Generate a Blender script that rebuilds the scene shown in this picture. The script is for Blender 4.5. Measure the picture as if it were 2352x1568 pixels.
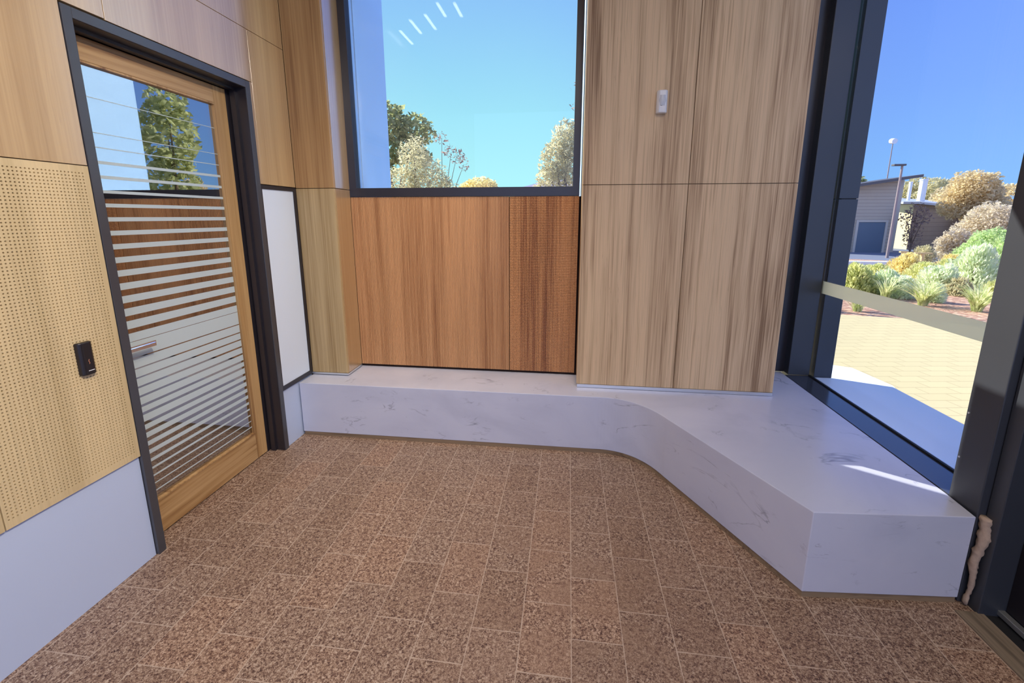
import bpy, bmesh, math, random
from mathutils import Vector, Matrix, noise
R = math.radians
D = bpy.data
for o in list(D.objects): D.objects.remove(o)
SC = bpy.context.scene
COL = SC.collection

# ------------------------------------------------------------------ camera
cam = D.cameras.new('camera'); cam.sensor_width = 36; cam.sensor_fit = 'HORIZONTAL'
cam.lens = 1005.5 / 2352 * 36; cam.shift_y = -(784 - 698.8) / 2352
cam.clip_start = .05; cam.clip_end = 500
co = D.objects.new('camera', cam); COL.objects.link(co)
co.location = (0, 0, 1.6); co.rotation_euler = (math.pi/2 - .1978, 0, .1272)
SC.camera = co

# ------------------------------------------------------------------ view
SC.view_settings.view_transform = 'Standard'; SC.view_settings.look = 'None'
SC.view_settings.exposure = 0; SC.view_settings.gamma = 1
SC.view_settings.use_curve_mapping = False

# ------------------------------------------------------------------ sky
W = D.worlds.new('sky'); SC.world = W; W.use_nodes = True
nt = W.node_tree; nt.nodes.clear()
def wn(t, **k):
    n = nt.nodes.new(t)
    for a, b in k.items(): setattr(n, a, b)
    return n
tc = wn('ShaderNodeTexCoord'); sp = wn('ShaderNodeSeparateXYZ'); nt.links.new(tc.outputs['Generated'], sp.inputs[0])
def wramp(stops):
    r = wn('ShaderNodeValToRGB'); e = r.color_ramp.elements
    while len(e) < len(stops): e.new(.5)
    for i, (p, c) in enumerate(stops): e[i].position = p; e[i].color = (*c, 1)
    nt.links.new(sp.outputs[2], r.inputs[0]); return r
away = wramp([(0, (.30, .62, 1.1)), (.06, (.27, .57, 1.1)), (.2, (.23, .46, 1.1)), (.45, (.17, .33, 1.1)), (1, (.12, .24, .85))])
near = wramp([(0, (.47, .98, 1.0)), (.08, (.45, .95, 1.0)), (.2, (.38, .84, 1.0)), (.42, (.27, .57, 1.0)), (1, (.18, .36, 1.0))])
rear = wramp([(0, (.68, .92, 1.65)), (.35, (.64, .90, 1.7)), (.8, (.36, .52, 1.2)), (1, (.2, .36, .9))])
dt = wn('ShaderNodeVectorMath', operation='DOT_PRODUCT'); dt.inputs[1].default_value = (-.848, .53, 0)
nt.links.new(tc.outputs['Generated'], dt.inputs[0])
mr = wn('ShaderNodeMapRange', interpolation_type='SMOOTHSTEP'); mr.inputs[1].default_value = 0.0; mr.inputs[2].default_value = .62
nt.links.new(dt.outputs['Value'], mr.inputs[0])
mx = wn('ShaderNodeMixRGB'); nt.links.new(mr.outputs[0], mx.inputs[0]); nt.links.new(away.outputs[0], mx.inputs[1]); nt.links.new(near.outputs[0], mx.inputs[2])
mr2 = wn('ShaderNodeMapRange', interpolation_type='SMOOTHSTEP'); mr2.inputs[1].default_value = .15; mr2.inputs[2].default_value = -.35
nt.links.new(sp.outputs[1], mr2.inputs[0])
mx2 = wn('ShaderNodeMixRGB'); nt.links.new(mr2.outputs[0], mx2.inputs[0]); nt.links.new(mx.outputs[0], mx2.inputs[1])
rs = wn('ShaderNodeVectorMath', operation='SCALE'); rs.inputs[3].default_value = 1.0; nt.links.new(rear.outputs[0], rs.inputs[0])
nt.links.new(rs.outputs[0], mx2.inputs[2])
bg = wn('ShaderNodeBackground'); nt.links.new(mx2.outputs[0], bg.inputs[0]); bg.inputs[1].default_value = 1.0
wo = wn('ShaderNodeOutputWorld'); nt.links.new(bg.outputs[0], wo.inputs[0])

# ------------------------------------------------------------------ sun
SUN = Vector((-.848, .53, .69)).normalized()
sl = D.lights.new('sun', 'SUN'); sl.energy = 9.0; sl.angle = R(.3); sl.color = (1, .95, .84)
so = D.objects.new('sun', sl); COL.objects.link(so); so.rotation_euler = SUN.to_track_quat('Z', 'Y').to_euler(); so.location = (-8, 5, 9)

FILL = 14.0          # strength of the added ceiling fill panels' diffusers

# ================================================================== materials
MATS = {}
def mat(name):
    m = D.materials.new(name); m.use_nodes = True; t = m.node_tree; t.nodes.clear()
    out = t.nodes.new('ShaderNodeOutputMaterial'); MATS[name] = m
    return m, t, out
class N:
    def __init__(s, t): s.t = t
    def __call__(s, typ, ins=None, **k):
        n = s.t.nodes.new(typ)
        for a, b in k.items(): setattr(n, a, b)
        for i, v in (ins or {}).items():
            if isinstance(v, bpy.types.NodeSocket): s.t.links.new(v, n.inputs[i])
            else: n.inputs[i].default_value = v
        return n
    def math(s, op, a, b=0., c=None, clamp=False):
        ins = {0: a, 1: b}
        if c is not None: ins[2] = c
        return s('ShaderNodeMath', ins, operation=op, use_clamp=clamp).outputs[0]
    def ramp(s, fac, stops, interp='LINEAR'):
        r = s('ShaderNodeValToRGB', {0: fac}); e = r.color_ramp.elements; r.color_ramp.interpolation = interp
        while len(e) < len(stops): e.new(.5)
        for i, (p, c) in enumerate(stops):
            e[i].position = p; e[i].color = (*c, 1) if len(c) == 3 else c
        return r.outputs[0]
    def coord(s, scale, off=(0, 0, 0)):
        tc = s('ShaderNodeTexCoord'); mp = s('ShaderNodeMapping', {0: tc.outputs['Object'], 1: off, 3: scale}); return mp.outputs[0]
    def noise(s, vec, scale=1., detail=3., rough=.5, dist=0.):
        return s('ShaderNodeTexNoise', {'Vector': vec, 'Scale': scale, 'Detail': detail, 'Roughness': rough, 'Distortion': dist}).outputs[0]
    def mix(s, f, a, b, bt='MIX'):
        return s('ShaderNodeMixRGB', {0: f, 1: a, 2: b}, blend_type=bt).outputs[0]
    def bsdf(s, out, base, rough=.5, metal=0., bump=None, bs=.2, bd=.002, spec=.5, coat=0., cr=.1):
        p = s('ShaderNodeBsdfPrincipled', {'Base Color': base, 'Roughness': rough, 'Metallic': metal, 'Specular IOR Level': spec, 'Coat Weight': coat, 'Coat Roughness': cr})
        if bump is not None:
            b = s('ShaderNodeBump', {'Height': bump, 'Strength': bs, 'Distance': bd}); s.t.links.new(b.outputs[0], p.inputs['Normal'])
            if coat: s.t.links.new(b.outputs[0], p.inputs['Coat Normal'])
        s.t.links.new(p.outputs[0], out.inputs[0]); return p
def c4(c): return (*c, 1)
def srgb(r, g, b):
    f = lambda v: (v/255/12.92) if v/255 <= .04045 else ((v/255+.055)/1.055)**2.4
    return (f(r), f(g), f(b))

def plain(name, col, rough=.5, metal=0., spec=.5, var=.06, vs=3., bump=0., coat=0., cr=.1):
    m, t, out = mat(name); n = N(t)
    nz = n.noise(n.coord((vs, vs, vs)), 1., 4.)
    f = n.math('MULTIPLY', nz, var*2); f = n.math('ADD', f, 1-var)
    base = n('ShaderNodeVectorMath', {0: col, 3: f}, operation='SCALE').outputs[0]
    bm = n.noise(n.coord((60, 60, 60)), 1., 3.) if bump else None
    n.bsdf(out, base, rough, metal, bm, bump, .001, spec, coat, cr); return m

def wood(name, light, dark, deep, axis='z', coat=0., cior=1.5, rough=.42, spec=.45, band=7., fine=90., seed=0., contrast=1., grid=0):
    m, t, out = mat(name); n = N(t)
    g_ = .014; k = {'z': (1, 1, g_), 'y': (1, g_*2.5, 1), 'x': (g_*2.5, 1, 1)}[axis]
    def cc(s, extra=0.): return n.coord(tuple(s*v for v in k), (seed+extra, seed*1.7+extra, seed*.3))
    warp = n.noise(cc(3.), 1., 2.)
    wob = n.noise(n.coord(tuple((1.1 if v == 1 else .7) for v in k)), 1., 2.)
    base = cc(band)
    wv = n('ShaderNodeVectorMath', {0: base, 1: n('ShaderNodeCombineXYZ', {0: n.math('MULTIPLY', wob, .8), 1: n.math('MULTIPLY', wob, .8), 2: n.math('MULTIPLY', wob, .8)}).outputs[0]}, operation='ADD').outputs[0]
    b = n.noise(wv, 1., 3., .55)
    f = n.noise(cc(fine, 3.), 1., 3., .6)
    mm = n.math('ADD', n.math('MULTIPLY', b, .62), n.math('MULTIPLY', f, .38))
    mm = n.math('ADD', n.math('MULTIPLY', n.math('SUBTRACT', mm, .5), contrast), .5)
    col = n.ramp(mm, [(.34, deep), (.43, dark), (.52, light), (.60, tuple(min(1, v*1.12) for v in light)), (.68, dark)])
    line = n.noise(wv, 3.2, 2., .5)
    lf = n.math('SUBTRACT', 1., n.math('MULTIPLY', n.math('ABSOLUTE', n.math('SUBTRACT', line, .5)), 70.), clamp=True)
    lm = n.noise(cc(5., 9.), 1., 2.)
    lf = n.math('MULTIPLY', lf, n.math('MULTIPLY', n.math('SUBTRACT', lm, .42), 2.4, clamp=True), clamp=True)
    col = n.mix(n.math('MULTIPLY', lf, .55*contrast), col, c4(deep))
    if grid:
        oz = n('ShaderNodeSeparateXYZ', {0: n('ShaderNodeTexCoord').outputs['Object']}).outputs[2]
        tri = n.math('ABSOLUTE', n.math('SUBTRACT', n.math('FRACT', n.math('DIVIDE', oz, .0118)), .5))
        f = n.math('ADD', n.math('MULTIPLY', f, .05), n.math('MULTIPLY', tri, 2.))
        p = n.bsdf(out, col, rough, 0, f, .55, .004, spec, coat, .2)
    else:
        p = n.bsdf(out, col, rough, 0, f, .06, .0008, spec, coat, .2); p.inputs['Coat IOR'].default_value = cior; return m

# --- timber
wood('veneer', (.56, .375, .175), (.46, .29, .125), (.26, .145, .055), coat=.9, cior=2.3, rough=.4, contrast=.62)
wood('veneer_gloss', (.50, .32, .14), (.42, .25, .10), (.26, .145, .055), coat=1., cior=3.2, rough=.35, contrast=.5)
wood('veneer_perforated', (.66, .51, .275), (.58, .44, .225), (.44, .31, .14), coat=.1, rough=.5, contrast=.7)
wood('veneer_pier', (.64, .455, .265), (.50, .335, .185), (.25, .145, .072), coat=0, spec=.3, rough=.5, band=11., fine=120., contrast=1.2)
wood('veneer_column', (.45, .32, .155), (.37, .25, .11), (.22, .13, .05), coat=.1, rough=.38, band=9.)
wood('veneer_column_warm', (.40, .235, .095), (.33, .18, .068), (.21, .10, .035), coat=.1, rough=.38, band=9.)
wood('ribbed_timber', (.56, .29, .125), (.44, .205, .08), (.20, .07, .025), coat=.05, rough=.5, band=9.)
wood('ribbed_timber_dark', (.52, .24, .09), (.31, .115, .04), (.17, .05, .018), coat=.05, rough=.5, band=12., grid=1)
wood('door_oak', (.52, .32, .135), (.42, .24, .09), (.20, .09, .03), coat=.1, rough=.45, band=14., fine=60.)
wood('door_oak_rail', (.50, .31, .135), (.41, .235, .09), (.24, .11, .035), axis='y', coat=.1, rough=.45, band=16., fine=60.)
wood('kick_timber', (.26, .18, .105), (.18, .12, .07), (.09, .05, .03), axis='x', rough=.6)
wood('threshold_timber', (.22, .17, .115), (.14, .105, .07), (.06, .045, .03), axis='y', rough=.5, band=30.)
# --- paint & metal
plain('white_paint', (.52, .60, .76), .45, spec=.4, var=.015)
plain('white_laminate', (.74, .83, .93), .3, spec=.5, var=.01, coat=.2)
plain('ceiling_paint', (.62, .61, .62), .8, var=.01)
plain('black_steel', (.022, .019, .024), .32, metal=.0, spec=.6, var=.15)
plain('grey_steel', (.036, .040, .050), .38, spec=.55, var=.12, bump=.05)
plain('door_frame_steel', (.055, .055, .062), .3, spec=.7, var=.1)
plain('sill_steel', (.045, .05, .065), .16, spec=.9, var=.08)
plain('aluminium', (.75, .77, .80), .3, metal=.9, var=.03)
plain('rail_metal', (.42, .43, .42), .4, metal=.8, var=.1, vs=20)
plain('black_door', (.010, .008, .012), .5, spec=.4, var=.3, bump=.3)
plain('black_gasket', (.006, .006, .007), .7)
plain('reader_plastic', (.016, .012, .013), .35, var=.1)
plain('white_plastic', (.72, .71, .70), .3, var=.02)
plain('sensor_lens', (.55, .56, .58), .25, var=.02)
plain('chrome', (.85, .86, .88), .18, metal=1., var=.01)
plain('orange_mark', (.65, .25, .12), .5)
plain('white_mark', (.85, .85, .85), .4)
plain('foam', (.42, .31, .23), .9, var=.3, vs=60, bump=.8)
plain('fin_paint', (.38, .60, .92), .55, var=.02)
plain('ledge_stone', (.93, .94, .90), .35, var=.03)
plain('seam_tan', (.42, .30, .19), .7)
plain('seam_brown', (.16, .09, .05), .8)
plain('felt', (.030, .014, .010), .95)
plain('render_dark', (.07, .07, .08), .8)
# --- outdoors
plain('shed_wall', (.30, .27, .24), .8, var=.08, vs=.8)
plain('shed_side', (.52, .49, .43), .8, var=.05)
plain('brown_wall', (.27, .215, .165), .8, var=.1, vs=.6)
plain('cream_wall', (.72, .62, .36), .8, var=.05)
plain('roof_metal', (.50, .55, .62), .5, metal=.2)
plain('roof_dark', (.10, .10, .11), .6)
plain('roller_blue', (.10, .15, .21), .6, var=.05)
plain('white_steel', (.8, .82, .84), .5)
plain('pole_grey', (.30, .24, .24), .5)
plain('bark', (.17, .12, .085), .9, var=.3, vs=8, bump=.5)
plain('road', (.17, .20, .27), .9)
plain('sandy_path', (.75, .62, .40), .9)
plain('kerb_and_reflection', (.74, .80, .84), .7, var=.04)  # kerb wall tone, also the patch painting a glass reflection onto the paving
plain('post_wood', (.60, .46, .24), .8)

def lines_mat(name, c, c2, pitch, rough=.8):
    m, t, out = mat(name); n = N(t)
    tcn = n('ShaderNodeTexCoord'); s = n('ShaderNodeSeparateXYZ', {0: tcn.outputs['Object']})
    v = n.math('FRACT', n.math('DIVIDE', s.outputs[2], pitch)); f = n.math('LESS_THAN', v, .10)
    nz = n.noise(n.coord((1.2, 1.2, 6)), 1., 3.)
    col = n.mix(f, n.mix(nz, c4(c), c4(tuple(x*.86 for x in c))), c4(c2)); n.bsdf(out, col, rough); return m
lines_mat('shed_boards', (.50, .44, .36), (.28, .24, .2), .2)
lines_mat('brown_boards', (.40, .31, .22), (.25, .19, .14), .3)

# pavers indoors
m, t, out = mat('terracotta_pavers'); n = N(t)
tcn = n('ShaderNodeTexCoord'); s = n('ShaderNodeSeparateXYZ', {0: tcn.outputs['Object']})
PW, PL = .1966, .2978
cx = n.math('DIVIDE', n.math('SUBTRACT', s.outputs[0], .0485), PW)
ci = n.math('FLOOR', cx); fx = n.math('FRACT', cx)
par = n.math('FLOORED_MODULO', ci, 2.)
ry = n.math('ADD', n.math('DIVIDE', n.math('SUBTRACT', s.outputs[1], 1.7201), PL), n.math('MULTIPLY', par, .5))
ri = n.math('FLOOR', ry); fy = n.math('FRACT', ry)
wob = n.math('MULTIPLY', n.math('SUBTRACT', n.noise(n.coord((14, 14, 1)), 1., 3.), .5), .004)
ex = n.math('MULTIPLY', n.math('MINIMUM', fx, n.math('SUBTRACT', 1., fx)), PW)
ey = n.math('MULTIPLY', n.math('MINIMUM', fy, n.math('SUBTRACT', 1., fy)), PL)
ed = n.math('ADD', n.math('MINIMUM', ex, ey), wob)
grout = n.math('SUBTRACT', 1., n.math('DIVIDE', n.math('SUBTRACT', ed, .0012), .0012, clamp=True), clamp=True)
rnd = n('ShaderNodeTexWhiteNoise', {'Vector': n('ShaderNodeCombineXYZ', {0: ci, 1: ri, 2: 3.}).outputs[0]}, noise_dimensions='3D')
rv = rnd.outputs['Value']
wvv = n('ShaderNodeCombineXYZ', {0: n.math('MULTIPLY', rv, 40.), 1: n.math('MULTIPLY', rv, 17.), 2: 0.}).outputs[0]
oc = n('ShaderNodeVectorMath', {0: tcn.outputs['Object'], 1: wvv}, operation='ADD').outputs[0]
pit = n.noise(oc, 140., 3.5, .65, 1.1)
pit2 = n.noise(oc, 60., 2., .5, .5)
patch = n.noise(oc, 5.5, 3., .5)
big = n.noise(oc, 11., 3., .6)
pm = n.math('ADD', n.math('MULTIPLY', pit, .75), n.math('MULTIPLY', pit2, .25))
# wear: the middle of the floor is worn smoother
wd = n('ShaderNodeVectorMath', {0: tcn.outputs['Object'], 1: (.10, 1.6, 0)}, operation='DISTANCE').outputs['Value']
wear = n.math('SUBTRACT', 1., n.math('DIVIDE', wd, 1.0), clamp=True)
wear = n.math('MULTIPLY', wear, n.math('MULTIPLY', n.math('SUBTRACT', patch, .38), 6., clamp=True), clamp=True)
amp = n.math('SUBTRACT', 1.2, n.math('MULTIPLY', wear, .85))
pc = n.math('ADD', n.math('MULTIPLY', n.math('SUBTRACT', pm, .5), amp), .5)
col = n.ramp(pc, [(.36, (.055, .024, .018)), (.45, (.155, .084, .056)), (.51, (.29, .188, .125)), (.57, (.42, .305, .22)), (.66, (.54, .43, .33))])
tint = n.ramp(rv, [(0, (.90, .86, .82)), (.5, (1., 1., 1.)), (1, (1.10, 1.03, .97))])
col = n.mix(1., col, tint, 'MULTIPLY')
col = n.mix(n.math('MULTIPLY', n.math('SUBTRACT', big, .5), .9, clamp=True), col, c4((.40, .27, .18)))
col = n.mix(n.math('MULTIPLY', grout, .92), col, c4((.50, .385, .29)))
hgt = n.math('SUBTRACT', n.math('MULTIPLY', pc, .8), n.math('MULTIPLY', grout, .12))
rr = n.math('SUBTRACT', .55, n.math('MULTIPLY', wear, .12))
n.bsdf(out, col, rr, 0, hgt, .55, .003, .45)

# stone
m, t, out = mat('veined_stone'); n = N(t)
def vein(sc, seed, width, mlo):
    v = n.coord((sc*.75, sc*.75, sc*2.4), (seed, seed*.7, seed*.4))
    a = n.noise(v, 1., 5., .55, 1.2)
    l = n.math('SUBTRACT', 1., n.math('MULTIPLY', n.math('ABSOLUTE', n.math('SUBTRACT', a, .5)), width), clamp=True)
    mk = n.noise(n.coord((sc*1.5, sc*1.5, sc*3.), (seed+5, seed+1, 2)), 1., 2.)
    return n.math('MULTIPLY', l, n.math('MULTIPLY', n.math('SUBTRACT', mk, mlo), 7., clamp=True), clamp=True)
v1 = vein(2.0, 3.1, 65., .545); v2 = vein(4.5, 8.4, 50., .60)
cloud = n.noise(n.coord((1.4, 1.4, 2.4)), 1., 5., .55, .6)
col = n.ramp(cloud, [(.3, (.48, .50, .61)), (.5, (.56, .58, .69)), (.7, (.60, .615, .71))])
col = n.mix(n.math('MULTIPLY', v1, .75), col, c4((.20, .21, .28)))
col = n.mix(n.math('MULTIPLY', v2, .75), col, c4((.24, .24, .31)))
n.bsdf(out, col, .22, 0, None, spec=.6)

# paving outdoors
m, t, out = mat('cream_paving'); n = N(t)
tcn = n('ShaderNodeTexCoord'); mp = n('ShaderNodeMapping', {0: tcn.outputs['Object'], 2: (0, 0, R(-8)), 3: (1, 1, 1)})
br = n('ShaderNodeTexBrick', {'Vector': mp.outputs[0], 'Color1': c4((.62, .53, .29)), 'Color2': c4((.58, .50, .275)), 'Mortar': c4((.46, .37, .20)), 'Scale': 1., 'Mortar Size': .006, 'Brick Width': .30, 'Row Height': .15})
nz = n.noise(n.coord((3, 3, 3)), 1., 4.)
col = n.mix(n.math('MULTIPLY', nz, .25), br.outputs[0], c4((.54, .47, .28)))
n.bsdf(out, col, .85)

m, t, out = mat('bark_mulch'); n = N(t)
a = n.noise(n.coord((9, 26, 9)), 1., 4., .6, 1.)
col = n.ramp(a, [(.36, (.16, .06, .04)), (.48, (.42, .22, .15)), (.58, (.70, .48, .33)), (.7, (.85, .70, .48))])
n.bsdf(out, col, .9, 0, a, .8, .02)

def leafm(name, a, b, tr=.6):
    m, t, out = mat(name); n = N(t)
    g = n('ShaderNodeNewGeometry')
    f = n.noise(n('ShaderNodeTexCoord').outputs['Object'], 9., 2.)
    col = n.ramp(f, [(.35, a), (.62, b)])
    d = n('ShaderNodeBsdfDiffuse', {0: col}); tl = n('ShaderNodeBsdfTranslucent', {0: col})
    ms = n('ShaderNodeMixShader', {0: tr, 1: d.outputs[0], 2: tl.outputs[0]}); t.links.new(ms.outputs[0], out.inputs[0])
leafm('leaf_green', (0.36, 0.4, 0.16), (0.66, 0.68, 0.36))
leafm('leaf_dark', (0.24, 0.28, 0.14), (0.52, 0.54, 0.26))
leafm('leaf_olive', (0.5, 0.46, 0.27), (0.8, 0.75, 0.48))
leafm('leaf_gold', (0.62, 0.5, 0.28), (0.92, 0.8, 0.52))
leafm('leaf_greyish', (0.62, 0.54, 0.4), (0.92, 0.84, 0.66))
leafm('leaf_silver', (0.68, 0.76, 0.5), (0.94, 0.98, 0.74))
leafm('leaf_lime', (0.44, 0.6, 0.24), (0.78, 0.9, 0.5))
leafm('leaf_hedge', (0.58, 0.62, 0.24), (0.88, 0.88, 0.46))
leafm('leaf_yellow', (0.8, 0.68, 0.28), (0.98, 0.9, 0.5))
leafm('leaf_strap', (0.52, 0.6, 0.24), (0.9, 0.92, 0.56))
leafm('leaf_purple', (0.22, 0.15, 0.13), (0.42, 0.32, 0.28))

# glass
def glassm(name, tint, base):
    m, t, out = mat(name); n = N(t)
    lw = n('ShaderNodeLayerWeight', {0: .5}); f = n.math('POWER', lw.outputs['Facing'], 5.); f = n.math('ADD', n.math('MULTIPLY', f, 1-base), base, clamp=True)
    tr = n('ShaderNodeBsdfTransparent', {0: c4(tint)}); gl = n('ShaderNodeBsdfGlossy', {0: (1, 1, 1, 1), 'Roughness': 0.})
    ms = n('ShaderNodeMixShader', {0: f, 1: tr.outputs[0], 2: gl.outputs[0]}); t.links.new(ms.outputs[0], out.inputs[0])
glassm('clear_glass', (.985, .99, .99), .022)
glassm('door_glass', (.45, .46, .44), .42)
m, t, out = mat('frosted_film'); n = N(t)
n.bsdf(out, c4((.52, .60, .60)), .35, spec=.5)
m, t, out = mat('marking_film'); n = N(t)
d = n('ShaderNodeBsdfDiffuse', {0: c4((.75, .66, .50))}); tl = n('ShaderNodeBsdfTranslucent', {0: c4((1., .88, .58))}); tp = n('ShaderNodeBsdfTransparent', {0: (1, 1, 1, 1)})
ms = n('ShaderNodeMixShader', {0: .95, 1: d.outputs[0], 2: tl.outputs[0]}); ms2 = n('ShaderNodeMixShader', {0: .2, 1: ms.outputs[0], 2: tp.outputs[0]}); t.links.new(ms2.outputs[0], out.inputs[0])
def emit(name, c, s):
    m, t, out = mat(name); n = N(t); e = n('ShaderNodeEmission', {0: c4(c), 1: s}); t.links.new(e.outputs[0], out.inputs[0])
emit('linear_diffuser', (1, .95, .9), 9.)
emit('fill_diffuser', (1, .86, .70), FILL)

# ================================================================== mesh helpers
class MB:
    def __init__(s): s.v = []; s.f = []; s.sm = False
    def box(s, x0, x1, y0, y1, z0, z1):
        i = len(s.v)
        s.v += [(x, y, z) for z in (z0, z1) for y in (y0, y1) for x in (x0, x1)]
        s.f += [(i, i+2, i+3, i+1), (i+4, i+5, i+7, i+6), (i, i+1, i+5, i+4), (i+2, i+6, i+7, i+3), (i, i+4, i+6, i+2), (i+1, i+3, i+7, i+5)]
        return s
    def prism(s, pts, z0, z1):
        i = len(s.v); k = len(pts)
        s.v += [(x, y, z0) for x, y in pts] + [(x, y, z1) for x, y in pts]
        s.f += [tuple(i+j for j in range(k))[::-1], tuple(i+k+j for j in range(k))]
        s.f += [(i+j, i+(j+1) % k, i+k+(j+1) % k, i+k+j) for j in range(k)]
        return s
    def tube(s, p, q, r, r2=None, n=12):
        p, q = Vector(p), Vector(q); r2 = r if r2 is None else r2
        a = (q-p).normalized(); u = a.orthogonal().normalized(); w = a.cross(u); i = len(s.v)
        for c, rr in ((p, r), (q, r2)):
            for k in range(n):
                t = 2*math.pi*k/n; s.v.append(tuple(c+(u*math.cos(t)+w*math.sin(t))*rr))
        s.f += [(i+k, i+(k+1) % n, i+n+(k+1) % n, i+n+k) for k in range(n)]
        s.f += [tuple(i+k for k in range(n))[::-1], tuple(i+n+k for k in range(n))]
        return s
    def quad(s, a, b, c, d):
        i = len(s.v); s.v += [tuple(a), tuple(b), tuple(c), tuple(d)]; s.f.append((i, i+1, i+2, i+3)); return s
    def build(s, name, m, parent=None, bevel=0., smooth=False, seg=2):
        me = D.meshes.new(name); off = Vector(parent_world(parent))
        me.from_pydata([tuple(Vector(v)-off) for v in s.v], [], s.f); me.update()
        if bevel:
            bm = bmesh.new(); bm.from_mesh(me)
            bmesh.ops.recalc_face_normals(bm, faces=bm.faces)
            es = [e for e in bm.edges if len(e.link_faces) == 2 and e.calc_face_angle(0) > .5]
            bmesh.ops.bevel(bm, geom=es, offset=bevel, segments=seg, affect='EDGES', profile=.5)
            bm.to_mesh(me); bm.free()
        else:
            bm = bmesh.new(); bm.from_mesh(me); bmesh.ops.recalc_face_normals(bm, faces=bm.faces); bm.to_mesh(me); bm.free()
        if smooth:
            for p in me.polygons: p.use_smooth = True
        me.materials.append(MATS[m] if isinstance(m, str) else m)
        o = D.objects.new(name, me); COL.objects.link(o)
        if parent is not None: o.parent = parent
        return o
def parent_world(p):
    v = Vector((0, 0, 0))
    while p is not None: v += p.location; p = p.parent
    return v
def box(x0, x1, y0, y1, z0, z1): return MB().box(x0, x1, y0, y1, z0, z1)
def thing(name, label, cat, loc=(0, 0, 0), group=None):
    o = D.objects.new(name, None); COL.objects.link(o); o.location = loc; o.empty_display_size = .1
    o['label'] = label; o['category'] = cat
    if group: o['group'] = group
    return o
def tag(o, label, cat, group=None, kind=None):
    o['label'] = label; o['category'] = cat
    if group: o['group'] = group
    if kind: o['kind'] = kind
    return o
def struct(o, label=None, cat=None):
    o['kind'] = 'structure'
    if label: o['label'] = label
    if cat: o['category'] = cat
    return o
def sthing(name, label, cat, loc):
    return struct(thing(name, label, cat, loc))

# ================================================================== SETTING
XL = -1.926                     # left wall face
TOP = 3.6
FR = -2.6                       # room runs on behind the camera to here
struct(MB().prism([(-2.4, FR), (1.92, FR), (1.92, 3.5), (-2.4, 3.5)], -.12, 0).build('floor', 'terracotta_pavers'),
       'brown pitted pavers laid in running bond across the lobby', 'floor')
struct(box(-2.4, 1.95, FR, 3.45, TOP, TOP+.15).build('ceiling', 'ceiling_paint'), 'plain ceiling above the lobby', 'ceiling')

# left wall : backing (with the doorway left free) and the veneer sheets
wl = sthing('wall_left', 'honey coloured timber veneer wall around the glazed door', 'wall', (XL, 0, 0))
bk = MB().box(XL-.30, XL-.022, FR, 1.61, 0, TOP).box(XL-.30, XL-.022, 1.61, 2.61, 2.385, TOP).box(XL-.30, XL-.022, 2.61, 3.25, 0, TOP)
bk.build('backing', 'seam_brown', wl)
G = .0014
def sheet(y0, y1, z0, z1, m='veneer', par=wl): return box(XL-.022, XL, y0+G, y1-G, z0+G, z1-G).build('veneer_sheet', m, par, bevel=.0008, seg=1)
sheet(FR, 1.605, 1.80, 2.40)
sheet(FR, 1.777, 2.40, TOP)
sheet(1.777, 2.64, 2.396, 2.690)
sheet(2.64, 2.98, 1.80, 2.690); sheet(2.617, 2.642, 1.80, 2.396)
sheet(1.777, 2.98, 2.690, TOP)

# perforated acoustic panels
def perforated(y0, y1, z0, z1, ys, ny, zs, nz, p, name_label):
    mb = MB(); x = XL; d = .012; r = .0031
    c8 = [(math.cos(R(22.5+45*k)), math.sin(R(22.5+45*k))) for k in range(8)]
    h = p/2
    ya, yb, za, zb = ys-h, ys+(ny-.5)*p, zs-(nz-.5)*p, zs+h
    V, F = mb.v, mb.f
    def q(a, b, c, e): mb.quad((x, a, c), (x, b, c), (x, b, e), (x, a, e))
    q(y0, y1, zb, z1); q(y0, y1, z0, za); q(y0, ya, za, zb); q(yb, y1, za, zb)
    sq = [(1, .414), (.414, 1), (-.414, 1), (-1, .414), (-1, -.414), (-.414, -1), (.414, -1), (1, -.414)]
    for i in range(ny):
        for j in range(nz):
            cy, cz = ys+i*p, zs-j*p; b = len(V)
            V += [(x, cy+a*h, cz+c*h) for a, c in sq]                       # 0-7 outer ring on the cell edge
            V += [(x, cy+a*h, cz+c*h) for a, c in ((1, 1), (-1, 1), (-1, -1), (1, -1))]  # 8-11
            V += [(x, cy+a*r, cz+c*r) for a, c in c8]                       # 12-19
            V += [(x-d, cy+a*r, cz+c*r) for a, c in c8]                     # 20-27
            for k in range(8):
                k2 = (k+1) % 8
                F.append((b+k, b+k2, b+12+k2, b+12+k)); F.append((b+12+k, b+12+k2, b+20+k2, b+20+k))
            F += [(b, b+8, b+1), (b+2, b+9, b+3), (b+4, b+10, b+5), (b+6, b+11, b+7)]
    x2 = x-.014
    mb.quad((x, y0, z0), (x, y1, z0), (x2, y1, z0), (x2, y0, z0)); mb.quad((x, y0, z1), (x, y1, z1), (x2, y1, z1), (x2, y0, z1))
    mb.quad((x, y0, z0), (x, y0, z1), (x2, y0, z1), (x2, y0, z0)); mb.quad((x, y1, z0), (x, y1, z1), (x2, y1, z1), (x2, y1, z0))
    t = thing('acoustic_panel', name_label, 'wall panel', (XL, (y0+y1)/2, z0), 'perforated acoustic panels')
    me = D.meshes.new('perforated_face'); off = Vector(t.location)
    me.from_pydata([tuple(Vector(v)-off) for v in V], [], F); me.materials.append(MATS['veneer_perforated'])
    o = D.objects.new('perforated_face', me); COL.objects.link(o); o.parent = t
    box(XL-.0215, XL-.0145, y0, y1, z0, z1).build('felt_backing', 'felt', t)
    return t
perforated(1.112, 1.604, .522, 1.798, 1.580-36*.01265, 37, 1.769, 97, .01265, 'pale perforated timber panel beside the door, holding the card reader')
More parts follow.
